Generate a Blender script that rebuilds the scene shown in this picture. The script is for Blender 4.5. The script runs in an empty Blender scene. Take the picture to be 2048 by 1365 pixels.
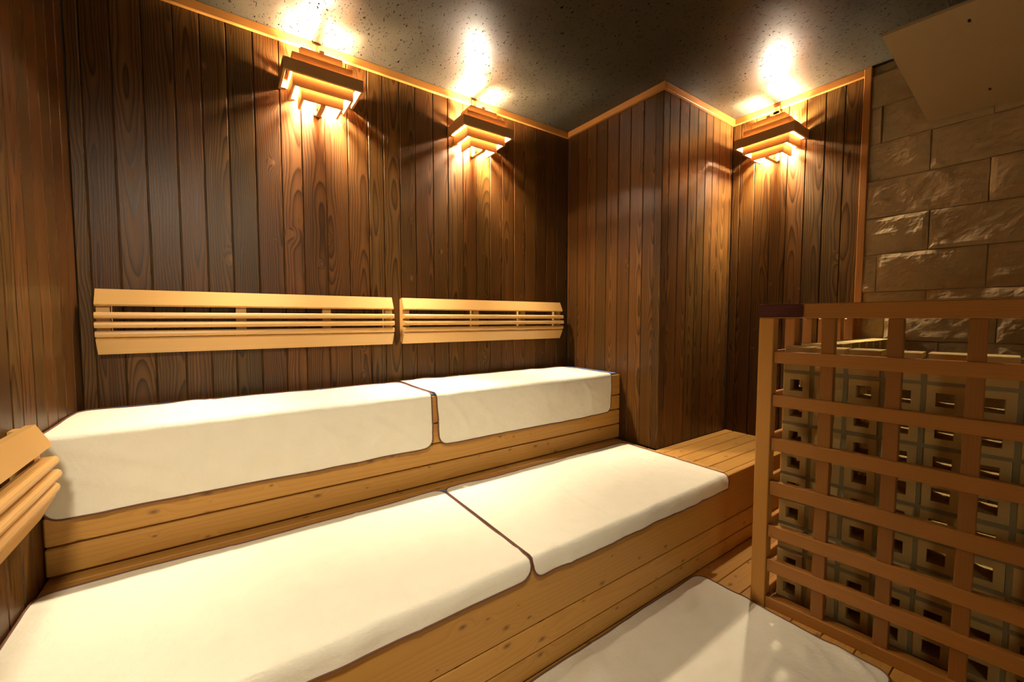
import bpy, math, random
import numpy as np
from mathutils import Vector, noise
random.seed(7)
SC = bpy.context.scene
COL = SC.collection
R = math.radians

# ------------------------------------------------------------------ measurements (metres, floor at z = 0)
YB = 2.322            # panelled back wall
XC, YC = 2.154, 1.508 # boxed column
XR = 2.957            # right wall
XL = -0.459           # left wall
YN = -1.35            # wall behind the camera
ZC = 2.588            # ceiling
YE = 0.790            # end of the panelling on the right wall
Z1, Y1 = 0.416, 1.042 # lower bench
Z2, Y2 = 0.847, 1.799 # upper bench
EYE = 1.216

# ------------------------------------------------------------------ objects
def tag(o, label=None, cat=None, group=None, kind=None):
    if label: o['label'] = label
    if cat: o['category'] = cat
    if group: o['group'] = group
    if kind: o['kind'] = kind
    return o

def thing(name, label, cat, loc=(0, 0, 0), rz=0.0, group=None):
    o = bpy.data.objects.new(name, None)
    o.empty_display_size = 0.1
    o.location = loc
    o.rotation_euler = (0, 0, rz)
    COL.objects.link(o)
    return tag(o, label, cat, group)

def copy_tree(o, parent=None):
    c = o.copy(); COL.objects.link(c)
    if parent is not None: c.parent = parent
    for ch in list(o.children): copy_tree(ch, c)
    return c

class MB:
    """collects boards and surfaces for ONE mesh object"""
    def __init__(s):
        s.v = []; s.f = []; s.uv = []; s.rnd = []
    def face(s, pts, uvs, r=0.0):
        i = len(s.v); s.v.extend([tuple(p) for p in pts]); s.f.append(tuple(range(i, i + len(pts))))
        s.uv.extend(uvs); s.rnd.append(r)
    def box(s, lo, hi, axis=0, bev=0.002, r=None, fn=None):
        """a board with chamfered edges; the grain runs along the given axis"""
        if r is None: r = random.random()
        lo = list(lo); hi = list(hi)
        for k in range(3):
            if lo[k] > hi[k]: lo[k], hi[k] = hi[k], lo[k]
        c = [(a + b) / 2 for a, b in zip(lo, hi)]; h = [(b - a) / 2 for a, b in zip(lo, hi)]
        b = min(bev, min(h) * 0.6)
        voff = r * 37.0
        idx = {}; base = len(s.v); P = []
        for sx in (-1, 1):
            for sy in (-1, 1):
                for sz in (-1, 1):
                    for a in range(3):
                        sg = (sx, sy, sz)
                        p = [c[k] + sg[k] * (h[k] if k == a else h[k] - b) for k in range(3)]
                        idx[(sx, sy, sz, a)] = len(P); P.append(p)
        faces = []
        for a in range(3):
            o1, o2 = [k for k in range(3) if k != a]
            for sg in (-1, 1):
                q = []
                for t1, t2 in ((-1, -1), (1, -1), (1, 1), (-1, 1)):
                    t = [0, 0, 0]; t[a] = sg; t[o1] = t1; t[o2] = t2
                    q.append(idx[(*t, a)])
                n = [0, 0, 0]; n[a] = sg
                faces.append((q, n))
        for a in range(3):                      # edges along a
            o1, o2 = [k for k in range(3) if k != a]
            for t1 in (-1, 1):
                for t2 in (-1, 1):
                    def key(sa, fa):
                        t = [0, 0, 0]; t[a] = sa; t[o1] = t1; t[o2] = t2
                        return idx[(*t, fa)]
                    n = [0, 0, 0]; n[o1] = t1; n[o2] = t2
                    faces.append(([key(-1, o1), key(1, o1), key(1, o2), key(-1, o2)], n))
        for sx in (-1, 1):
            for sy in (-1, 1):
                for sz in (-1, 1):
                    faces.append(([idx[(sx, sy, sz, a)] for a in range(3)], [sx, sy, sz]))
        PV = [Vector(p) for p in P]
        for q, n in faces:
            nn = (PV[q[1]] - PV[q[0]]).cross(PV[q[2]] - PV[q[0]])
            if nn.dot(Vector(n)) < 0: q.reverse()
            dom = max(range(3), key=lambda k: abs(n[k]))
            uvs = []
            for i in q:
                p = P[i]
                if dom == axis:
                    o1, o2 = [k for k in range(3) if k != axis]
                    uvs.append((p[o1] - c[o1] + 0.3, (p[o2] - c[o2]) * 0.2 + voff))
                else:
                    ac = [k for k in range(3) if k not in (dom, axis)][0]
                    uvs.append((p[ac] - c[ac], p[axis] + voff))
            s.f.append(tuple(base + i for i in q)); s.uv.extend(uvs); s.rnd.append(r)
        if fn: P = [fn(*p) for p in P]
        s.v.extend([tuple(p) for p in P])
        return s
    def build(s, name, m, parent=None, origin=(0, 0, 0), smooth=False):
        me = bpy.data.meshes.new(name)
        me.from_pydata([(x - origin[0], y - origin[1], z - origin[2]) for x, y, z in s.v], [], s.f)
        uvl = me.uv_layers.new(name='UVMap')
        uvl.data.foreach_set('uv', np.array(s.uv, dtype=np.float32).ravel())
        at = me.attributes.new('rnd', 'FLOAT', 'FACE')
        at.data.foreach_set('value', np.array(s.rnd, dtype=np.float32))
        if smooth:
            me.polygons.foreach_set('use_smooth', [True] * len(me.polygons))
        me.materials.append(m)
        o = bpy.data.objects.new(name, me); COL.objects.link(o)
        if parent is not None: o.parent = parent
        return o

def grid_mesh(mb, rows, uvs, r=0.0, closed=False):
    """rows: list of equally long point lists"""
    base = len(mb.v); n = len(rows[0])
    for row in rows: mb.v.extend([tuple(p) for p in row])
    for i in range(len(rows) - 1):
        for j in range(n if closed else n - 1):
            j2 = (j + 1) % n
            q = (i * n + j, i * n + j2, (i + 1) * n + j2, (i + 1) * n + j)
            mb.f.append(tuple(base + k for k in q))
            mb.uv.extend([uvs[i][j], uvs[i][j2], uvs[i + 1][j2], uvs[i + 1][j]])
            mb.rnd.append(r)

def tube(mb, pts, rad, n=8, closed=False, r=0.0):
    P = [Vector(p) for p in pts]; m = len(P); rows = []; uvs = []
    up = Vector((0, 0, 1))
    L = 0
    for i in range(m):
        a = P[i - 1] if (i > 0 or closed) else P[i]
        b = P[(i + 1) % m] if (i < m - 1 or closed) else P[i]
        t = (b - a).normalized()
        ref = up if abs(t.z) < 0.9 else Vector((1, 0, 0))
        s1 = t.cross(ref).normalized(); s2 = t.cross(s1)
        rows.append([P[i] + (s1 * math.cos(2 * math.pi * k / n) + s2 * math.sin(2 * math.pi * k / n)) * rad for k in range(n)])
        uvs.append([(k / n * rad * 6, L) for k in range(n)])
        L += (b - a).length / 2
    if closed: rows.append(rows[0]); uvs.append(uvs[0])
    grid_mesh(mb, rows, uvs, r, closed=True)

# ------------------------------------------------------------------ materials
class NT:
    def __init__(s, name):
        s.m = bpy.data.materials.new(name); s.m.use_nodes = True
        s.t = s.m.node_tree; s.t.nodes.clear()
        s.out = s.t.nodes.new('ShaderNodeOutputMaterial')
    def n(s, typ, **kw):
        nd = s.t.nodes.new(typ)
        for k, v in kw.items(): setattr(nd, k, v)
        return nd
    def link(s, a, b): s.t.links.new(a, b)
    def setin(s, sock, v):
        if isinstance(v, bpy.types.NodeSocket): s.link(v, sock)
        else: sock.default_value = v
    def math(s, op, a, b=None, c=None, clamp=False):
        nd = s.n('ShaderNodeMath', operation=op); nd.use_clamp = clamp
        s.setin(nd.inputs[0], a)
        if b is not None: s.setin(nd.inputs[1], b)
        if c is not None: s.setin(nd.inputs[2], c)
        return nd.outputs[0]
    def vec(s, x, y, z):
        nd = s.n('ShaderNodeCombineXYZ')
        for i, v in enumerate((x, y, z)): s.setin(nd.inputs[i], v)
        return nd.outputs[0]
    def noise(s, v, scale=1.0, detail=2.0, rough=0.5, dist=0.0):
        nd = s.n('ShaderNodeTexNoise'); s.link(v, nd.inputs['Vector'])
        nd.inputs['Scale'].default_value = scale; nd.inputs['Detail'].default_value = detail
        nd.inputs['Roughness'].default_value = rough; nd.inputs['Distortion'].default_value = dist
        return nd.outputs['Fac']
    def mix(s, f, a, b, mode='MIX'):
        nd = s.n('ShaderNodeMix', data_type='RGBA', blend_type=mode)
        s.setin(nd.inputs['Factor'], f)
        for nm, v in (('A', a), ('B', b)):
            sk = [i for i in nd.inputs if i.name == nm and i.type == 'RGBA'][0]
            if isinstance(v, bpy.types.NodeSocket): s.link(v, sk)
            else: sk.default_value = (*v, 1)
        return [o for o in nd.outputs if o.type == 'RGBA'][0]
    def ramp(s, f, stops):
        nd = s.n('ShaderNodeValToRGB'); s.link(f, nd.inputs[0])
        cr = nd.color_ramp
        while len(cr.elements) < len(stops): cr.elements.new(0.5)
        for e, (p, c) in zip(cr.elements, stops):
            e.position = p; e.color = (*c, 1) if len(c) == 3 else c
        return nd.outputs[0]
    def bsdf(s, color, rough=0.5, spec=0.5, bump=None, bstr=0.2, bdist=0.01, **kw):
        b = s.n('ShaderNodeBsdfPrincipled')
        s.setin(b.inputs['Base Color'], color if isinstance(color, bpy.types.NodeSocket) else (*color, 1))
        s.setin(b.inputs['Roughness'], rough)
        s.setin(b.inputs['Specular IOR Level'], spec)
        for k, v in kw.items(): s.setin(b.inputs[k], v)
        if bump is not None:
            bp = s.n('ShaderNodeBump'); bp.inputs['Strength'].default_value = bstr; bp.inputs['Distance'].default_value = bdist
            s.link(bump, bp.inputs['Height']); s.link(bp.outputs[0], b.inputs['Normal'])
        s.link(b.outputs[0], s.out.inputs[0])
        return s.m

def wood(name, early, late, tints=None, freq=110.0, cath=0.06, wob=0.03, knots=0.0, rough=0.5, spec=0.4, latepow=3.0, latemix=1.0, streak=0.25, knotcol=(0.05, 0.02, 0.008), varb=0.25, bstr=0.15, knotsize=0.16):
    t = NT(name)
    uvn = t.n('ShaderNodeUVMap', uv_map='UVMap')
    sp = t.n('ShaderNodeSeparateXYZ'); t.link(uvn.outputs[0], sp.inputs[0]); u, v = sp.outputs[0], sp.outputs[1]
    at = t.n('ShaderNodeAttribute', attribute_name='rnd'); rnd = at.outputs['Fac']
    wn = t.n('ShaderNodeTexWhiteNoise', noise_dimensions='1D'); t.link(t.math('MULTIPLY', rnd, 91.7), wn.inputs['W'])
    wsep = t.n('ShaderNodeSeparateColor'); t.link(wn.outputs['Color'], wsep.inputs[0]); r1, r2, r3 = wsep.outputs[0], wsep.outputs[1], wsep.outputs[2]
    seed = t.math('MULTIPLY', rnd, 50.0)
    nA = t.noise(t.vec(t.math('MULTIPLY', u, 9.0), t.math('MULTIPLY', v, 1.6), seed), 1, 3, 0.55)
    nB = t.noise(t.vec(t.math('MULTIPLY', u, 1.0), t.math('MULTIPLY', v, 0.8), t.math('ADD', seed, 9.1)), 1, 2, 0.5)
    x = t.math('ADD', t.math('ADD', u, t.math('MULTIPLY', t.math('SUBTRACT', r1, 0.5), 0.10)), t.math('MULTIPLY', t.math('SUBTRACT', nA, 0.5), wob))
    y = t.math('ADD', t.math('MULTIPLY_ADD', r2, 0.05, 0.008), t.math('MULTIPLY', t.math('SUBTRACT', nB, 0.5), cath * 2))
    rr = t.math('SQRT', t.math('ADD', t.math('MULTIPLY', x, x), t.math('MULTIPLY', y, y)))
    # knots
    kn = None
    if knots > 0:
        vo = t.n('ShaderNodeTexVoronoi', voronoi_dimensions='2D', feature='F1')
        t.link(t.vec(t.math('MULTIPLY_ADD', u, 13.0, t.math('MULTIPLY', rnd, 17.0)), t.math('MULTIPLY', v, 7.0), 0.0), vo.inputs['Vector'])
        vo.inputs['Scale'].default_value = 1.0
        ksep = t.n('ShaderNodeSeparateColor'); t.link(vo.outputs['Color'], ksep.inputs[0])
        keep = t.math('LESS_THAN', ksep.outputs[0], knots)
        size = t.math('MULTIPLY_ADD', ksep.outputs[1], knotsize, 0.03)
        kd = t.math('DIVIDE', vo.outputs['Distance'], size)
        kn = t.math('MULTIPLY', keep, t.math('SUBTRACT', 1.0, t.math('SMOOTH_MIN', kd, 1.0, 0.15), clamp=True))
        halo = t.math('MULTIPLY', keep, t.math('POWER', 2.718, t.math('MULTIPLY', t.math('MULTIPLY', kd, kd), -0.25)))
        rr = t.math('ADD', rr, t.math('MULTIPLY', halo, 0.018))
    ph = t.math('MULTIPLY', rr, freq)
    fr = t.math('FRACT', ph)
    late_f = t.math('POWER', fr, latepow)
    edge = t.math('SUBTRACT', 1.0, t.math('MULTIPLY', t.math('SUBTRACT', fr, 0.9, clamp=True), 10.0), clamp=True)
    late_f = t.math('MULTIPLY', t.math('MULTIPLY', late_f, edge), latemix)
    fine = t.noise(t.vec(t.math('MULTIPLY', u, 420.0), t.math('MULTIPLY', v, 5.0), seed), 1, 3, 0.6)
    broad = t.noise(t.vec(t.math('MULTIPLY', u, 30.0), t.math('MULTIPLY', v, 0.9), seed), 1, 2, 0.5)
    c = t.mix(late_f, early, late)
    c = t.mix(t.math('MULTIPLY', t.math('SUBTRACT', fine, 0.35, clamp=True), streak * 2), c, late)
    c = t.mix(t.math('MULTIPLY', broad, streak), c, late)
    if tints:
        tc = t.ramp(r3, [(i / max(1, len(tints) - 1), k) for i, k in enumerate(tints)])
        c = t.mix(1.0, c, tc, 'MULTIPLY')
    hsv = t.n('ShaderNodeHueSaturation'); t.link(c, hsv.inputs['Color'])
    t.link(t.math('MULTIPLY_ADD', r2, varb, 1.0 - varb / 2), hsv.inputs['Value'])
    c = hsv.outputs[0]
    if kn is not None: c = t.mix(t.math('MULTIPLY', kn, 0.92), c, knotcol)
    hgt = t.math('ADD', t.math('MULTIPLY', late_f, 0.6), t.math('MULTIPLY', fine, 0.4))
    rg = t.math('MULTIPLY_ADD', late_f, -0.10, rough)
    return t.bsdf(c, rg, spec, bump=hgt, bstr=bstr, bdist=0.001)

M = {}
M['wall'] = wood('dark_cedar', (0.160, 0.070, 0.0155), (0.013, 0.005, 0.0013),
                 tints=[(0.78, 0.86, 0.72), (1.0, 1.0, 0.9), (1.08, 0.94, 0.8), (0.74, 0.86, 0.66), (1.15, 1.04, 0.9), (0.92, 0.84, 0.72)],
                 freq=125, cath=0.075, wob=0.05, knots=0.10, rough=0.42, spec=0.26, latepow=2.2, streak=0.5, varb=0.45, knotcol=(0.16, 0.075, 0.025), bstr=0.25)
M['trim'] = wood('red_cedar_trim', (0.38, 0.155, 0.030), (0.25, 0.09, 0.016), freq=160, cath=0.01, wob=0.006, rough=0.4, latemix=0.6, streak=0.2)
M['bench'] = wood('knotty_pine', (0.53, 0.28, 0.060), (0.37, 0.152, 0.028), freq=75, cath=0.05, wob=0.03, knots=0.52, rough=0.48, latemix=0.55, streak=0.18, knotcol=(0.11, 0.045, 0.015), varb=0.18, knotsize=0.13)
M['rest'] = wood('pale_cedar', (0.66, 0.385, 0.125), (0.50, 0.255, 0.07), freq=330, cath=0.004, wob=0.004, rough=0.38, spec=0.5, latemix=0.5, streak=0.15, varb=0.12, bstr=0.05)
M['fence'] = wood('fence_hemlock', (0.40, 0.17, 0.032), (0.30, 0.115, 0.020), freq=200, cath=0.006, wob=0.006, rough=0.45, latemix=0.5, streak=0.18, varb=0.12, bstr=0.08)
M['fence_dark'] = wood('fence_cedar', (0.30, 0.120, 0.021), (0.22, 0.08, 0.013), freq=200, cath=0.006, wob=0.006, rough=0.45, latemix=0.5, streak=0.18, varb=0.12, bstr=0.08)
M['fence_post_lit'] = wood('fence_post_lit_wood', (0.50, 0.235, 0.042), (0.40, 0.17, 0.028), freq=240, cath=0.005, wob=0.005, rough=0.42, latemix=0.45, streak=0.15, varb=0.08, bstr=0.06)  # fence wood tinted lighter, lamp light on the corner post put into its colour
M['lamp'] = wood('lamp_wood', (0.50, 0.26, 0.09), (0.36, 0.16, 0.05), freq=260, cath=0.005, wob=0.005, rough=0.45, latemix=0.5, streak=0.15, varb=0.1, bstr=0.05)

def m_towel():
    t = NT('ivory_towelling'); g = t.n('ShaderNodeNewGeometry').outputs['Position']
    uvn = t.n('ShaderNodeUVMap', uv_map='UVMap').outputs[0]
    mp = t.n('ShaderNodeMapping'); t.link(uvn, mp.inputs['Vector']); mp.inputs['Scale'].default_value = (90, 260, 1)
    a = t.noise(mp.outputs[0], 1.0, 3, 0.7); b = t.noise(g, 14, 3, 0.5); d = t.noise(g, 34, 4, 0.6, 0.8)
    c = t.mix(b, (0.80, 0.75, 0.60), (0.87, 0.825, 0.68))
    h = t.math('ADD', t.math('MULTIPLY', a, 0.55), t.math('ADD', t.math('MULTIPLY', b, 3.0), t.math('MULTIPLY', d, 1.6)))
    return t.bsdf(c, 0.95, 0.1, bump=h, bstr=0.5, bdist=0.0028)
M['towel'] = m_towel()
def m_plain(name, c, rough=0.6, spec=0.4, scale=60, amp=0.2, bstr=0.15, bdist=0.003, **kw):
    t = NT(name); g = t.n('ShaderNodeNewGeometry').outputs['Position']
    a = t.noise(g, scale, 4, 0.6)
    lo = tuple(k * (1 - amp) for k in c); hi = tuple(k * (1 + amp) for k in c)
    return t.bsdf(t.mix(a, lo, hi), rough, spec, bump=a, bstr=bstr, bdist=bdist, **kw)
M['hem'] = m_plain('brown_binding', (0.17, 0.085, 0.06), 0.9, 0.1, 700, 0.4)
M['foam'] = m_plain('blue_foam', (0.10, 0.22, 0.52), 0.7, 0.3, 200, 0.1)
M['metal'] = m_plain('dull_metal', (0.35, 0.30, 0.22), 0.35, 0.5, 90, 0.1, Metallic=1.0)
M['dark'] = m_plain('dark_slot', (0.015, 0.011, 0.008), 0.7, 0.2)
M['board'] = m_plain('beige_board', (0.41, 0.30, 0.155), 0.7, 0.3, 40, 0.04, 0.05)
M['plaque'] = m_plain('maroon_plate', (0.055, 0.012, 0.010), 0.35, 0.5, 50, 0.1, 0.02)
M['plaque_ink'] = m_plain('maroon_ink', (0.16, 0.045, 0.035), 0.5, 0.3, 50, 0.1, 0.02)
M['socket'] = m_plain('lamp_socket', (0.30, 0.27, 0.22), 0.4, 0.5, 50, 0.05, 0.02)

def m_brick():
    t = NT('buff_brick'); g = t.n('ShaderNodeNewGeometry').outputs['Position']
    at = t.n('ShaderNodeAttribute', attribute_name='rnd').outputs['Fac']
    a = t.noise(g, 260, 3, 0.7); b = t.noise(g, 18, 3, 0.6)
    c = t.mix(b, (0.64, 0.45, 0.155), (0.52, 0.37, 0.13))
    c = t.mix(t.math('MULTIPLY', at, 0.3), c, (0.46, 0.32, 0.15))
    c = t.mix(t.math('MULTIPLY', t.math('GREATER_THAN', a, 0.66), 0.35), c, (0.18, 0.13, 0.07))
    return t.bsdf(c, 0.9, 0.2, bump=t.math('ADD', a, b), bstr=0.3, bdist=0.002)
M['brick'] = m_brick()
M['mortar'] = m_plain('grey_mortar', (0.29, 0.25, 0.13), 0.95, 0.1, 240, 0.25, 0.5)

def m_stone():
    t = NT('split_stone'); g = t.n('ShaderNodeNewGeometry').outputs['Position']
    at = t.n('ShaderNodeAttribute', attribute_name='rnd').outputs['Fac']
    a = t.noise(g, 22, 6, 0.65, 0.6); b = t.noise(g, 120, 4, 0.7)
    c = t.mix(a, (0.32, 0.235, 0.118), (0.50, 0.375, 0.205))
    c = t.mix(t.math('MULTIPLY', at, 0.55), c, (0.42, 0.285, 0.15))
    return t.bsdf(c, 1.0, 0.05, bump=t.math('ADD', a, t.math('MULTIPLY', b, 0.5)), bstr=0.45, bdist=0.006)
M['stone'] = m_stone()

def m_ceiling():
    t = NT('dark_fissured_tile'); g = t.n('ShaderNodeNewGeometry').outputs['Position']
    mp = t.n('ShaderNodeMapping'); t.link(g, mp.inputs['Vector']); mp.inputs['Scale'].default_value = (1.0, 0.42, 1.0); mp.inputs['Rotation'].default_value = (0, 0, 0.9)
    n1 = t.noise(mp.outputs[0], 140, 1.5, 0.6, 0.9)
    pit = t.math('MULTIPLY', t.math('SUBTRACT', t.math('SUBTRACT', 1.0, n1), 0.625, clamp=True), 22.0, clamp=True)
    n2 = t.noise(g, 260, 3, 0.65); n3 = t.noise(g, 5, 2, 0.5)
    c = t.mix(n3, (0.032, 0.026, 0.016), (0.048, 0.039, 0.025))
    c = t.mix(pit, c, (0.004, 0.003, 0.002))
    h = t.math('SUBTRACT', t.math('MULTIPLY', n2, 0.35), t.math('MULTIPLY', pit, 0.5))
    return t.bsdf(c, CEIL_ROUGH, t.math('MULTIPLY_ADD', pit, -0.19, 0.19), bump=h, bstr=0.30, bdist=0.003)
CEIL_ROUGH = 0.36
M['ceiling'] = m_ceiling()
BULB = 6000.0
def m_emit(name, c, s):
    t = NT(name); e = t.n('ShaderNodeEmission'); e.inputs[0].default_value = (*c, 1); e.inputs[1].default_value = s
    t.link(e.outputs[0], t.out.inputs[0]); return t.m
M['bulb'] = m_emit('lit_bulb', (1.0, 0.84, 0.61), BULB)

# ------------------------------------------------------------------ room shell
def planks_x(mb, xs, y, z0, z1, side, th=0.018):
    """vertical boards along x; the visible face is at y, the body goes to y + side*th"""
    for a, b in zip(xs[:-1], xs[1:]):
        d = random.uniform(0, 0.0012)
        mb.box((a + 0.0012, y + side * d, z0), (b - 0.0012, y + side * th, z1), 2, 0.0032)
    mb.box((xs[0], y + side * 0.012, z0), (xs[-1], y + side * 0.05, z1), 2, 0.0)
def planks_y(mb, ys, x, z0, z1, side, th=0.018):
    for a, b in zip(ys[:-1], ys[1:]):
        d = random.uniform(0, 0.0012)
        mb.box((x + side * d, a + 0.0012, z0), (x + side * th, b - 0.0012, z1), 2, 0.0032)
    mb.box((x + side * 0.012, ys[0], z0), (x + side * 0.05, ys[-1], z1), 2, 0.0)
def frange(a, b, st):
    out = [a]
    while out[-1] + st * 1.3 < b: out.append(out[-1] + st)
    out.append(b); return out

struct = lambda o: tag(o, kind='structure')
mb = MB(); planks_x(mb, [XL, -.416, -.328, -.232, -.13, -.038, .057, .16, .266, .357, .468, .578, .684, .766, .861, .953, 1.066, 1.164, 1.267, 1.366, 1.467, 1.56, 1.66, 1.756, 1.853, 1.948, 2.046, XC], YB, 0, ZC, 1)
struct(mb.build('wall_back', M['wall']))
mb = MB(); planks_y(mb, frange(YN, 1.723, .1) + [1.821, 1.915, 2.012, 2.114, 2.228, YB], XL, 0, ZC, -1)
struct(mb.build('wall_left', M['wall']))
mb = MB()
planks_y(mb, [YC + .0, 1.556, 1.644, 1.742, 1.838, 1.937, 2.034, 2.126, 2.212, 2.297, YB], XC, Z1, ZC, 1)
planks_x(mb, [XC, 2.219, 2.321, 2.42, 2.52, 2.613, 2.70, 2.782, 2.862, 2.925, XR], YC, Z1, ZC, 1)
struct(mb.build('wall_column', M['wall']))
mb = MB(); planks_y(mb, [YE, .875, .968, 1.065, 1.163, 1.258, 1.36, 1.455, YC], XR, 0, ZC, 1)
struct(mb.build('wall_right', M['wall']))
mb = MB(); planks_x(mb, frange(XL, XR + .1, .1), YN, 0, ZC, -1)
struct(mb.build('wall_front', M['wall']))
mb = MB(); mb.box((XL - .05, YN - .05, ZC), (XR + .15, YB + .05, ZC + .05), 0, 0)
struct(mb.build('ceiling', M['ceiling']))
mb = MB()
for a, b in zip(*(lambda L: (L[:-1], L[1:]))(frange(YN, Y1 + .05, .1))):
    mb.box((XL, a + .0015, -.03), (XR, b - .0015, 0), 0, .002)
mb.box((XL - .05, YN - .05, -.06), (XR + .05, YB + .05, -.012), 0, 0)
struct(mb.build('floor', M['bench']))

# split-face stone on the right wall beside the panelling
mb = MB()
zs = [2.588, 2.535, 2.362, 2.167, 1.967, 1.765, 1.566, 1.363, 1.295, 1.10, .90, .70, .50, .30, .10, 0.0]
joint = [0, 0, .40, .709, .513, .31, .504, .703, .503, .66, .45, .70, .5, .65, .4, .6]
for i in range(1, len(zs) - 1):
    z1_, z0_ = zs[i], zs[i + 1]
    ys = [YE - .03]; y = joint[i + 1]
    while y > YN: ys.append(y); y -= .4
    ys.append(YN)
    for a, b in zip(ys[1:], ys[:-1]):
        if b - a < .02: continue
        ny = max(3, int((b - a) / .011)); nz = max(3, int((z1_ - z0_) / .011)); rr = random.random(); off = random.uniform(0, 50)
        tilt = (random.uniform(-1, 1) * .008, random.uniform(-1, 1) * .008); lift = random.uniform(.002, .012)
        rows = []; uvs = []
        FYs = [0, .0025 / (b - a)] + [q / ny for q in range(1, ny)] + [1 - .0025 / (b - a), 1]
        FZs = [0, .0025 / (z1_ - z0_)] + [q / nz for q in range(1, nz)] + [1 - .0025 / (z1_ - z0_), 1]
        for fz in FZs:
            row = []; uvr = []
            for fy in FYs:
                yy = a + (b - a) * fy; zz = z0_ + (z1_ - z0_) * fz
                e = min(fy * (b - a), (1 - fy) * (b - a), fz * (z1_ - z0_), (1 - fz) * (z1_ - z0_))
                k = .30 if e < .001 else .70 + .30 * min(1, e / .02)
                n = (noise.ridged_multi_fractal(Vector((yy * 6 + zz * 5 + off, zz * 9 - yy * 4, off)), 0.9, 2.2, 5, 1.0, 2.0) - 1.0) * .005 + noise.fractal(Vector((yy * 22 + off, zz * 22, off)), 0.8, 2.1, 3) * .004 + noise.noise(Vector((yy * 5 - off, zz * 7, 3))) * .010
                dx = k * (lift + .010 + n + tilt[0] * (fy - .5) * 2 + tilt[1] * (fz - .5) * 2)
                row.append((XR + .006 - max(dx, -.002), yy, zz)); uvr.append((yy, zz))
            rows.append(row[::-1]); uvs.append(uvr[::-1])
        grid_mesh(mb, rows, uvs, rr)
mb.box((XR + .012, YN, 0), (XR + .07, YE - .03, ZC), 2, 0)
struct(mb.build('wall_stone', M['stone'], smooth=False))

# cornice and the upright strip that closes the panelling
TZ = ZC - .040
mb = MB(); mb.box((XL, YB - .020, TZ), (XC, YB, ZC), 0, .002); struct(mb.build('trim_1', M['trim']))
mb = MB(); mb.box((XC - .020, YC - .020, TZ), (XC, YB - .020, ZC), 1, .002); struct(mb.build('trim_2', M['trim']))
mb = MB(); mb.box((XC, YC - .020, TZ), (XR, YC, ZC), 0, .002); struct(mb.build('trim_3', M['trim']))
mb = MB(); mb.box((XR - .020, YE, TZ), (XR, YC - .020, ZC), 1, .002); struct(mb.build('trim_4', M['trim']))
mb = MB(); mb.box((XR - .024, YE - .033, 0), (XR + .02, YE, ZC), 2, .002); struct(mb.build('trim_5', M['trim']))
mb = MB(); mb.box((XL, YN, TZ), (XL + .020, YB - .020, ZC), 1, .002); struct(mb.build('trim_6', M['trim']))

# ------------------------------------------------------------------ benches
g = .0022
lb = thing('lower_bench', 'wide knotty pine lower bench step running under the two lower towels to the fence', 'bench', ((XL + XR) / 2, 1.4, 0))
O = lb.location
mb = MB()
XJ = 2.132
yl = [1.079, 1.173, 1.268, 1.366, 1.463, 1.56, 1.66, 1.76, Y2 + .03]
yr = [1.077, 1.167, 1.259, 1.351, 1.446, YC]
for a, b in zip(yl[:-1], yl[1:]): mb.box((XL + .002, a + g, Z1 - .03), (XJ - .001, b - g, Z1), 0, .003)
for a, b in zip(yr[:-1], yr[1:]): mb.box((XJ + .001, a + g, Z1 - .03), (XR - .001, b - g, Z1), 0, .003)
mb.build('deck', M['bench'], lb, O)
mb = MB()
for a, b in ((.181, Z1), (.082, .181), (0.0, .082)):
    e = .0012
    mb.box((XL + .002, Y1, a + (.0035 if a > 0 else .007)), (XR - .001, Y1 + .034, b - (e if b < Z1 else 0)), 0, .003)
mb.box((XL + .01, Y1 + .02, 0), (XR - .01, Y1 + .034, Z1 - .01), 0, 0, r=.5)
mb.build('front_panel', M['bench'], lb, O)

ub = thing('upper_bench', 'knotty pine upper bench step against the panelled back wall under the two draped towels', 'bench', ((XL + XC) / 2, 2.06, Z1))
O = ub.location
mb = MB()
ys = [Y2 + .036, 1.93, 2.03, 2.13, 2.23, YB - .001]
for a, b in zip(ys[:-1], ys[1:]): mb.box((XL + .002, a + g, Z2 - .03), (XC - .002, b - g, Z2), 0, .003)
mb.build('deck', M['bench'], ub, O)
mb = MB()
for a, b in ((.710, Z2), (.612, .710), (.514, .612), (Z1, .514)):
    mb.box((XL + .002, Y2, a + (.006 if a > Z1 else .010)), (XC - .002, Y2 + .034, b - .0008), 0, .004)
mb.box((XL + .01, Y2 + .02, Z1 + .002), (XC - .01, Y2 + .034, Z2 - .01), 0, 0, r=.5)
mb.build('front_panel', M['bench'], ub, O)

# ------------------------------------------------------------------ blue foam underlays
mb = MB(); mb.box((XL + .012, Y2 + .01, Z2 + .0004), (2.128, 2.272, Z2 + .011), 0, .003)
tag(mb.build('foam_mat', M['foam']), 'thin blue foam mat showing at the column end of the upper bench', 'mat')
mb = MB(); mb.box((XL + .012, Y1 + .03, Z1 + .0004), (1.98, 1.705, Z1 + .010), 0, .003)
tag(mb.build('foam_mat', M['foam']), 'thin blue foam mat peeking out between the two towels on the lower bench', 'mat')

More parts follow.
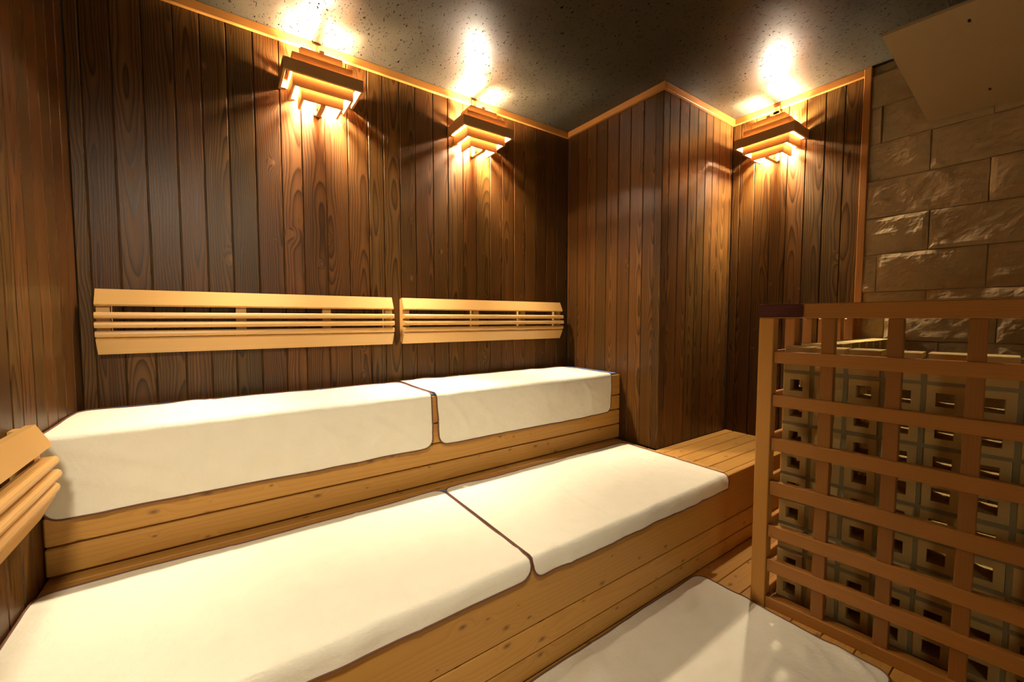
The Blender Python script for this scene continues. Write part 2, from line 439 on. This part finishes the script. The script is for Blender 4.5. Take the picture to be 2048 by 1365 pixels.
# ------------------------------------------------------------------ towels
def arc_path(pts, rad, step=.012):
    """polyline with rounded bends, resampled; returns list of (point2d, normal2d, arclength)"""
    P = [np.array(p, float) for p in pts]; out = [P[0]]
    for i in range(1, len(P) - 1):
        a = P[i - 1] - P[i]; b = P[i + 1] - P[i]; a /= np.linalg.norm(a); b /= np.linalg.norm(b)
        p0 = P[i] + a * rad; p1 = P[i] + b * rad
        for k in range(9):
            t = k / 8; out.append((1 - t) ** 2 * p0 + 2 * t * (1 - t) * P[i] + t * t * p1)
    out.append(P[-1])
    s = [0]
    for a, b in zip(out[:-1], out[1:]): s.append(s[-1] + float(np.linalg.norm(b - a)))
    L = s[-1]
    ends = [0, .002, .006, .012, .02, .03, .042]
    ss = ends + list(np.arange(.055, L - .055, step)) + [L - e for e in reversed(ends)]
    xs = np.interp(ss, s, [p[0] for p in out]); ys = np.interp(ss, s, [p[1] for p in out])
    return ss, np.stack([xs, ys], 1), L

def towel(name, label, path, x0, x1, rad=.022, corner=.042, seed=0.0, hang=None, skew=(0, 0), hem_r=.0032, flat=.0012, hangamp=.011, back_wave=.006, creases=(), th=.004, wr=.010, folds=()):
    ss, pp, L = arc_path(path, rad)
    tn = np.gradient(pp, axis=0); tn /= np.linalg.norm(tn, axis=1)[:, None]
    nn = np.stack([tn[:, 1], -tn[:, 0]], 1)
    if nn[0][1] < 0: nn = -nn
    W = x1 - x0
    ends = [0, .004, .01, .02, .032]
    aa = ends + list(np.arange(.045, W - .045, .014)) + [W - e for e in reversed(ends)]
    rows = []; uvs = []
    for i, b in enumerate(ss):
        db = min(b, L - b); ins = 0
        if db < corner: ins = corner - math.sqrt(max(0, corner ** 2 - (corner - db) ** 2))
        fr = b / L; row = []; uvr = []
        for a in aa:
            ax = ins + (W - 2 * ins) * (a / W)
            x = x0 + ax + skew[0] * max(0, (fr - .45)) * (1 - a / W) + skew[1] * max(0, fr - .45) * (a / W)
            h = hang(fr) if hang else 0
            q = Vector((x * 5 + seed, fr * 3.0, seed))
            d = flat * (noise.noise(Vector((x * 9 + seed, b * 9, 1))) + .8) + flat * .8 * abs(noise.noise(Vector((x * 3, b * 14, seed))))
            d += h * hangamp * (noise.noise(Vector((x * 4.0 + seed, b * 2.2, 4))) + .35 + .55 * noise.noise(Vector((x * 11 + seed + b * 9, b * 4.0, 8))) + .30 * abs(noise.noise(Vector((x * 15 - b * 22 + seed, b * 7 + x * 3, 2)))))
            d += wr * max(0, noise.noise(Vector((x * 6 + b * 7 + seed, b * 5 - x * 2, 6)))) ** 2
            for cx in creases:
                d += .0022 * math.exp(-((x - cx - .004 * math.sin(b * 7)) / .007) ** 2)
            for fx0, fb0, fx1, fb1, amp, wd in folds:
                ll = math.hypot(fx1 - fx0, fb1 - fb0); tx, tb = (fx1 - fx0) / ll, (fb1 - fb0) / ll
                al = ((x - fx0) * tx + (b - fb0) * tb) / ll; ac = -(x - fx0) * tb + (b - fb0) * tx + .012 * math.sin(al * 3)
                if -.6 < al < 1.6: d += amp * math.exp(-(ac / wd) ** 2) * math.exp(-max(0, abs(al - .5) - .35) ** 2 * 14)
            p = pp[i] + nn[i] * max(d, 0)
            yv = p[0] + (back_wave * noise.noise(Vector((x * 3.1 + seed, 0, 2))) * max(0, 1 - fr * 3))
            zw = p[1] + h * .012 * noise.noise(Vector((x * 1.7 + seed, 5, 2))) * (fr - .5)
            row.append((x, yv, zw)); uvr.append((x, b))
        rows.append(row); uvs.append(uvr)
    c = ((x0 + x1) / 2, float(pp[:, 0].mean()), float(pp[0][1]))
    mb = MB(); grid_mesh(mb, rows, uvs)
    root = thing(name, label, 'towel', c, group='ivory sauna towels')
    o = mb.build('cloth', M['towel'], root, c, smooth=True)
    md = o.modifiers.new('thickness', 'SOLIDIFY'); md.thickness = th; md.offset = 1.0 if True else -1.0
    loop = [rows[0][j] for j in range(len(aa))] + [rows[i][-1] for i in range(1, len(ss))] + \
           [rows[-1][j] for j in range(len(aa) - 2, -1, -1)] + [rows[i][0] for i in range(len(ss) - 2, 0, -1)]
    mb = MB(); tube(mb, loop, hem_r, 7, closed=True)
    tag(mb.build('hem', M['hem'], root, c, smooth=True), 'brown stitched hem')
    return root

zt = Z2 + .014; zl = Z1 + .013
hu = lambda f: max(0, min(1, (f - .62) * 6))
towel('bench_towel', 'ivory towel draped over the upper bench at its left end beside the left wall', [(2.205, zt), (1.783, zt), (1.783, .607)], XL + .006, .797, seed=3.1, hang=hu, folds=[(.52, .50, .70, .64, .006, .016), (.30, .49, .46, .62, .005, .018), (.05, .52, .2, .60, .004, .02), (-.33, .48, -.08, .60, .006, .018), (-.36, .56, -.15, .65, .004, .016)], creases=(-.05, .38), flat=.0022, back_wave=.02)
towel('bench_towel', 'shorter ivory towel draped over the upper bench at its right end beside the column', [(2.262, zt), (1.783, zt), (1.783, .612)], .812, 2.045, seed=11.7, hang=hu, folds=[(.88, .50, .99, .66, .006, .014), (1.0, .49, 1.14, .66, .004, .018), (1.45, .52, 1.52, .66, .004, .014), (1.80, .50, 1.86, .66, .005, .014)], skew=(.045, 0), creases=(1.20, 1.62), flat=.0022, back_wave=.02)
hl = lambda f: max(0, min(1, (f - .90) * 8))
towel('bench_towel', 'ivory towel spread flat on the lower bench at left, nearest the camera', [(1.690, zl), (1.027, zl), (1.027, .366)], XL + .006, .803, seed=21.2, hang=hl, folds=[(.62, .52, .80, .60, .005, .016), (.30, .46, .56, .38, .003, .02), (-.43, .08, -.25, .14, .005, .02)], creases=(.0, .42), hangamp=.004, back_wave=.03)
towel('bench_towel', 'ivory towel spread flat on the lower bench at right, in front of the column', [(1.690, zl), (1.027, zl), (1.027, .362)], .812, 2.062, seed=31.9, hang=hl, folds=[(1.98, .62, 2.04, .72, .007, .012), (.90, .64, .98, .72, .005, .012)], creases=(1.24, 1.66), hangamp=.011, back_wave=.03)
def floor_towel():
    x0, x1, y0, y1 = .42, 1.812, .335, 1.030
    c = ((x0 + x1) / 2, (y0 + y1) / 2, 0)
    return towel('floor_towel', 'ivory towel lying on the floor between the lower bench and the lattice fence', [(y1, .0035), ((y0 + y1) / 2, .0035), (y0, .0035)], x0, x1, rad=.02, seed=44.0, flat=.0040, creases=(1.10, 1.33, 1.56), corner=.05, hem_r=.0034, back_wave=.012, wr=.035, folds=[(1.80, .55, 1.70, .69, .013, .012), (1.76, .47, 1.66, .57, .007, .014), (1.28, .30, 1.50, .37, .005, .02), (1.32, .50, 1.55, .43, .005, .018), (1.50, .12, 1.68, .22, .006, .02), (1.05, .2, 1.25, .15, .005, .02)])
ft = floor_towel()
ft['category'] = 'towel'

# ------------------------------------------------------------------ slatted backrests
def backrest(name, label, L, to_world, loc):
    root = thing(name, label, 'backrest', loc, group='slatted backrests')
    F = to_world
    def profile_board(nm, prof, a0, a1, nose=0):
        """prof: list of (depth, height); extruded along the length"""
        n = len(prof); mb = MB(); r = random.random(); vo = r * 37
        cz = sum(p[1] for p in prof) / n
        A = [F(a0, d, h) for d, h in prof]; B = [F(a1, d, h) for d, h in prof]
        base = 0; per = 0
        for i in range(n):
            j = (i + 1) % n
            dl = math.dist(prof[i], prof[j])
            mb.face([A[i], A[j], B[j], B[i]], [(per - .05, a0 + vo), (per + dl - .05, a0 + vo), (per + dl - .05, a1 + vo), (per - .05, a1 + vo)], r); per += dl
        mb.face(A[::-1], [(p[0] + .3, p[1] * .2 + vo) for p in prof][::-1], r)
        mb.face(B, [(p[0] + .3, p[1] * .2 + vo) for p in prof], r)
        o = mb.build(nm, M['rest'], root, loc)
        bv = o.modifiers.new('round', 'BEVEL'); bv.width = .0028; bv.segments = 2; bv.limit_method = 'ANGLE'; bv.angle_limit = R(35)
        return o
    # heights measured from the lower edge, depths from the wall
    profile_board('top_board', [(.040, .262), (.022, .262), (.046, .194), (.062, .194), (.070, .201)], 0, L)
    profile_board('bottom_board', [(.022, 0), (.040, 0), (.070, .059), (.063, .066), (.046, .066)], 0, L)
    for z, dd in ((.0815, .080), (.1190, .085), (.1565, .081)):
        h = .0128
        profile_board('slat', [(.045, z - h), (dd - .009, z - h), (dd - .002, z - h * .62), (dd, z), (dd - .002, z + h * .62), (dd - .009, z + h), (.045, z + h)], 0, L)
    w = .042
    for f in (0, .40, .72, 1):
        a = f * (L - w) if f not in (0, 1) else (0 if f == 0 else L - w)
        profile_board('batten', [(0, .008), (.021, .008), (.0450, .066), (.0448, .070), (.0448, .190), (.0450, .196), (.021, .256), (0, .256)], a + .001, a + w - .001)
    return root
BZ = 1.071
backrest('backrest', 'long pale slatted wooden backrest on the back wall above the left upper towel', 1.190, lambda a, d, h: (-.402 + a, YB - d, BZ + h), (-.402, YB, BZ))
backrest('backrest', 'shorter pale slatted wooden backrest on the back wall between the long one and the column', 1.203, lambda a, d, h: (.846 + a, YB - d, BZ + h), (.846, YB, BZ))
backrest('backrest', 'pale slatted wooden backrest low on the left wall, cut off by the photo edge', 1.19, lambda a, d, h: (XL + d, .455 + a, .666 + h), (XL, .455, .666))

# ------------------------------------------------------------------ lattice fence and brick stove (slightly askew to the room)
FY = R(5.0); F0 = Vector((1.8336, .8058, 0)); FS = Vector((math.sin(FY), -math.cos(FY), 0)); FN = Vector((math.cos(FY), math.sin(FY), 0))
def fl(s, d, z): return tuple(F0 + FS * s + FN * d + Vector((0, 0, z)))
FL = 1.45
fe = thing('lattice_fence', 'brown wooden lattice fence standing in front of the brick stove', 'fence', tuple(F0))
O = F0
def fbox(nm, lo, hi, axis, bev=.002, world=False, mat='fence', parent=None):
    mb = MB(); mb.box(lo, hi, axis, bev, fn=None if world else fl)
    return mb.build(nm, M[mat], parent or fe, O)
fbox('post', (0, 0, 0), (.055, .055, 1.2175), 2, .003, mat='fence_post_lit')
fbox('post', (FL - .055, 0, 0), (FL, .055, 1.2175), 2, .003)
fbox('top_rail', (0, -.002, 1.2175), (FL, .058, 1.275), 0, .003)
RZ = [1.082, .904, .724, .542, .355, .2085]; RH = [.048, .049, .053, .058, .052, .054]
for z, h in zip(RZ, RH): fbox('rail', (.056, .006, z - h), (FL - .056, .036, z), 0)
fbox('base_rail', (.056, .004, 0), (FL - .056, .05, .045), 0)
s = .211
while s < FL - .1:
    fbox('upright', (s, .014, .045), (s + .041, .052, 1.217), 2, mat='fence_dark'); s += .1875
# return panel running to the right wall
YF = .775
fbox('top_rail', (1.90, YF - .012, 1.2175), (XR - .022, YF + .030, 1.275), 0, .003, True)
for z, h in zip(RZ, RH): fbox('rail', (1.893, YF - .004, z - .05), (XR - .022, YF + .014, z), 0, .002, True)
fbox('base_rail', (1.893, YF - .004, 0), (XR - .022, YF + .02, .045), 0, .002, True)
for x in (2.108, 2.303, 2.497, 2.690, 2.880):
    fbox('upright', (x, YF + .000, .045), (x + .052, YF + .040, 1.217), 2, .002, True)
# small maroon notice on the top rail, its tiny text too fine to read
def rounded(s0, s1, z0, z1, r, d, n=6):
    pts = []
    for cx, cz, a0 in ((s1 - r, z1 - r, 0), (s0 + r, z1 - r, 90), (s0 + r, z0 + r, 180), (s1 - r, z0 + r, 270)):
        for k in range(n + 1):
            a = R(a0 + 90 * k / n); pts.append((cx + r * math.cos(a), d, cz + r * math.sin(a)))
    return pts
mb = MB(); f1 = rounded(.0, .155, 1.2205, 1.2735, .008, -.0055); f0 = rounded(.0, .155, 1.2205, 1.2735, .008, -.0022)
mb.face([fl(*p) for p in f1], [(p[0], p[2]) for p in f1])
for i in range(len(f1)):
    j = (i + 1) % len(f1)
    mb.face([fl(*f1[j]), fl(*f1[i]), fl(*f0[i]), fl(*f0[j])], [(0, 0)] * 4)
pq = mb.build('plaque', M['plaque'], fe, O); tag(pq, 'maroon notice plate with tiny text')
mb = MB()
rs = random.Random(5)
for z, s1 in ((1.2665, .128), (1.2605, .140), (1.2545, .090), (1.2485, .098), (1.2425, .085), (1.2365, .100), (1.2305, .060)):
    s = .004
    while s < s1:
        w = rs.uniform(.0012, .0034)
        mb.box((s, -.0060, z), (s + w, -.0055, z + rs.uniform(.0016, .003)), 0, 0, fn=fl); s += w + rs.choice((.0009, .0011, .0022))
mb.build('lettering', M['plaque_ink'], pq, O)

# hollow-brick stove surround
st = thing('brick_stove', 'hollow buff brick stove surround with square holes behind the lattice fence', 'stove', tuple(fl(.6, .4, 0)))
OS = tuple(st.location)
def hollow(mb, lo, hi, hole, fn, r, j=.0):
    """a block lying along local y with a square hole through it"""
    (x0, y0, z0), (x1, y1, z1) = lo, hi; hx0, hx1, hz0, hz1 = hole
    def ring(y, a, b, c, d): return [(a, y, c), (b, y, c), (b, y, d), (a, y, d)]
    e = .0025
    of = ring(y0, x0 + e, x1 - e, z0 + e, z1 - e); om = ring(y0 + e, x0, x1, z0, z1); ob = ring(y1, x0, x1, z0, z1)
    hf = ring(y0, hx0, hx1, hz0, hz1); hb = ring(y1, hx0, hx1, hz0, hz1)
    U = lambda P: [(p[0] + p[1] * .3, p[2]) for p in P]
    for k in range(4):
        m = (k + 1) % 4
        for q in ([of[k], of[m], hf[m], hf[k]], [om[k], om[m], of[m], of[k]], [ob[m], ob[k], hb[k], hb[m]], [om[m], om[k], ob[k], ob[m]], [hf[k], hf[m], hb[m], hb[k]]):
            mb.face([fn(*p) for p in q], U(q), r)
PX, PZ, BW, BH, BD = .1065, .1092, .0935, .0965, .122
def brick_wall(x_start, ncol, d0, fn, sgn=1):
    b = MB(); m = MB(); rb = random.Random(11 + ncol)
    for i in range(ncol):
        for k in range(10):
            x = x_start + i * PX; z = .018 + k * PZ
            j = rb.uniform(-.0015, .0015); jz = rb.uniform(-.001, .001)
            lo = (x + j, d0 + rb.uniform(0, .002), z + jz); hi = (x + BW + j, d0 + BD, z + BH + jz)
            hx = x + j + BW / 2 - .0225; hz = z + BH / 2 - .0235
            hollow(b, lo, hi, (hx, hx + .045, hz, hz + .047), fn, rb.random())
    # mortar grid, slightly recessed
    for k in range(10):
        z = .018 + k * PZ; z0 = z - (.018 if k == 0 else PZ - BH)
        m.box((x_start - .001, d0 + .0035, z0), (x_start + ncol * PX - (PX - BW), d0 + BD - .006, z), 0, 0, fn=fn)
    for i in range(1, ncol):
        x = x_start + i * PX - (PX - BW)
        for k in range(10):
            z = .018 + k * PZ
            m.box((x, d0 + .0035, z), (x + PX - BW, d0 + BD - .006, z + BH - (.02 if k == 9 else 0)), 0, 0, fn=fn)
    return b, m
b, m = brick_wall(.067, 13, .100, fl)
w = b.build('brick_wall', M['brick'], st, OS); tag(m.build('mortar', M['mortar'], w, OS), 'grey mortar joints')
YW = .752
xs0 = 1.93 + BD
fw_ = lambda x, d, z: (xs0 + x, YW - .012 - BD + d - 0.0, z)
b, m = brick_wall(.0, 8, .0, lambda x, d, z: (xs0 + .03 + x, YW - .012 - d, z + .010 * (z > .1)))
w = b.build('brick_wall', M['brick'], st, OS); tag(m.build('mortar', M['mortar'], w, OS), 'grey mortar joints')

# ------------------------------------------------------------------ hung board above the stove
A = Vector((2.112, .521, 2.300)); E = Vector((2.915, .521, 2.195)) - A; PS = FS.copy(); PL = 1.25
PN = E.cross(PS).normalized()
if PN.z < 0: PN = -PN
hp = thing('hanging_board', 'large beige board hung tilted below the ceiling above the stove', 'board', tuple(A + E * .5 + PS * .6))
O = tuple(hp.location)
pl = lambda e, s, n: tuple(A + E * e + PS * s + PN * n)
mb = MB(); mb.box((0, 0, 0), (1, PL, .012), 0, 0, fn=pl); mb.build('panel', M['board'], hp, O)
for e, s in ((.13, .215), (.80, .215), (.13, .95), (.80, .95)):
    mb = MB(); P = [pl(e + .010 * math.cos(k / 4 * math.pi) / .81 - .006, s + .0045 * math.sin(k / 4 * math.pi), -.0015) for k in range(8)]
    P2 = [pl(e + .010 * math.cos(k / 4 * math.pi) / .81 - .006, s + .0045 * math.sin(k / 4 * math.pi), .0) for k in range(8)]
    mb.face(P[::-1], [(0, 0)] * 8)
    for k in range(8): mb.face([P[k], P[(k + 1) % 8], P2[(k + 1) % 8], P2[k]], [(0, 0)] * 4)
    tag(mb.build('screw', M['dark'], hp, O), 'dark screw head')
def chain(e, s, label):
    p = Vector(pl(e, s, .012)); z = p.z + .004; ch = MB(); i = 0; LL, LW, WR = .020, .0055, .0015
    while z < ZC - .012:
        pts = []
        for k in range(14):
            a = 2 * math.pi * k / 14
            x = math.cos(a) * LW; h = math.sin(a) * (LL / 2)
            pts.append((p.x + (x if i % 2 else 0), p.y + (0 if i % 2 else x), z + LL / 2 + h))
        tube(ch, pts, WR, 6, closed=True); z += LL - 2 * WR - .001; i += 1
    ch.box((p.x - .006, p.y - .006, z), (p.x + .006, p.y + .006, ZC), 2, .001)
    o = ch.build('chain', M['metal'], None, tuple(p), smooth=True); o.location = tuple(p)
    tag(o, label, 'chain')
chain(.10, .165, 'short steel chain holding the front corner of the beige board to the ceiling')

# ------------------------------------------------------------------ tiered wooden wall lamps
def make_lamp():
    root = thing('wall_lamp', '', 'lamp', (0, 0, 0))
    T = .012
    tiers = [(2.4225, .093, .141), (2.3725, .133, .173), (2.3225, .174, .204), (2.2805, .133, .173), (2.2415, .093, .141)]
    HS = (.0545, .0545, .055, .0555, .0545); ref = 2.357
    for i, (z, hw, dp) in enumerate(tiers):
        z -= ref; H = HS[i]; mb = MB(); r = random.random()
        mb.box((-hw, dp - T, z), (hw, dp, z + H), 0, .0012, r=r)
        a0 = .0 if i in (1, 2, 3) else .018
        for sg in (-1, 1):
            mb.box((sg * hw, a0, z), (sg * (hw - T), dp - T, z + H), 1, .0012)
            if i in (1, 2, 3): mb.box((sg * (hw - T), .0, z + .006), (sg * (hw - .034), T, z + H * .7), 0, .0012)
        mb.build('louver', M['lamp'], root)
    mb = MB()
    mb.box((-.019, 0, 2.236 - ref), (.019, .016, TZ - ref - .001), 2, .0015)
    mb.box((-.019, .0205, TZ - ref - .02), (.019, .030, 2.574 - ref), 2, .0015)
    mb.box((-.019, .010, TZ - ref - .03), (.019, .030, TZ - ref - .0012), 2, .0015)
    # cross bars that carry the louvers, above the top one and below the bottom one
    mb.box((-.011, .012, 2.4772 - ref), (.011, .141, 2.489 - ref), 1, .001)
    mb.box((-.011, .012, 2.230 - ref), (.011, .141, 2.2413 - ref), 1, .001)
    mb.build('mounting_strip', M['lamp'], root)
    def lathe(nm, prof, m, cy=.060):
        mb = MB(); rows = []; uvs = []; N = 12
        for z, rad in prof:
            rows.append([(rad * math.cos(k / N * 2 * math.pi), cy + rad * math.sin(k / N * 2 * math.pi), z - ref) for k in range(N)])
            uvs.append([(k * .01, z) for k in range(N)])
        grid_mesh(mb, rows, uvs, closed=True)
        return mb.build(nm, M[m], root, smooth=True)
    lathe('socket', [(2.2415, .001), (2.2415, .017), (2.262, .019), (2.284, .019), (2.288, .015), (2.288, .001)], 'socket')
    bl = lathe('bulb', [(2.2885, .001), (2.2885, .013), (2.325, .014), (2.345, .018), (2.365, .026), (2.385, .030), (2.405, .027), (2.418, .018), (2.423, .001)], 'bulb')
    tag(bl, 'glowing bulb')
    return root
lamp = make_lamp()
spots = [((.434, YB, 2.357), math.pi, 'tiered wooden wall lamp on the back wall above the long backrest'),
         ((1.336, YB, 2.357), math.pi, 'tiered wooden wall lamp on the back wall above the shorter backrest, nearer the column'),
         ((XR, 1.226, 2.345), math.pi / 2, 'tiered wooden wall lamp on the right wall between the column and the stone')]
for i, (loc, rz, lab) in enumerate(spots):
    o = lamp if i == 0 else copy_tree(lamp)
    o.location = loc; o.rotation_euler = (0, 0, rz); tag(o, lab, 'lamp', 'tiered wooden wall lamps')

# the other lamps of the room, behind the camera
def spot(name, loc, aim, e, ang, blend=.5, c=(1.0, .85, .64), rad=.12):
    l = bpy.data.lights.new(name, 'SPOT'); l.energy = e; l.color = c; l.shadow_soft_size = rad; l.spot_size = R(ang); l.spot_blend = blend
    o = bpy.data.objects.new(name, l); o.location = loc; COL.objects.link(o)
    o.rotation_euler = (Vector(aim) - Vector(loc)).to_track_quat('-Z', 'Y').to_euler()
spot('lamp_left_wall', (XL + .20, -.30, 2.33), (XL + .50, 1.60, .66), 152, 82, .9)
# soft fill light added at the front wall to brighten the bricks evenly
l = bpy.data.lights.new('front_fill', 'AREA'); l.shape = 'RECTANGLE'; l.size = .8; l.size_y = 1.8; l.energy = 10.5; l.color = (1.0, .82, .56)
o = bpy.data.objects.new('front_fill', l); o.location = (.05, YN + .01, 1.05); o.rotation_euler = (R(90), 0, 0); COL.objects.link(o)

w = bpy.data.worlds.new('dim'); w.use_nodes = True; SC.world = w
w.node_tree.nodes['Background'].inputs[0].default_value = (.05, .04, .03, 1); w.node_tree.nodes['Background'].inputs[1].default_value = .1

# ------------------------------------------------------------------ camera
cam = bpy.data.cameras.new('camera'); cam.sensor_width = 36; cam.lens = 822.35 / 2048 * 36; cam.clip_start = .02
co = bpy.data.objects.new('camera', cam); COL.objects.link(co)
a, b_, c_ = R(35.288), R(-3.1401), R(.0293)
fw = Vector((math.sin(a) * math.cos(b_), math.cos(a) * math.cos(b_), math.sin(b_)))
rt = Vector((math.cos(a), -math.sin(a), 0)); up = rt.cross(fw)
r2 = rt * math.cos(c_) + up * math.sin(c_); u2 = up * math.cos(c_) - rt * math.sin(c_)
from mathutils import Matrix
mat = Matrix((r2, u2, -fw)).transposed().to_4x4(); mat.translation = (0, 0, EYE)
co.matrix_world = mat
SC.camera = co
SC.view_settings.view_transform = 'Standard'; SC.view_settings.look = 'None'
SC.view_settings.exposure = 0.0; SC.view_settings.gamma = 1.0; SC.view_settings.use_curve_mapping = False
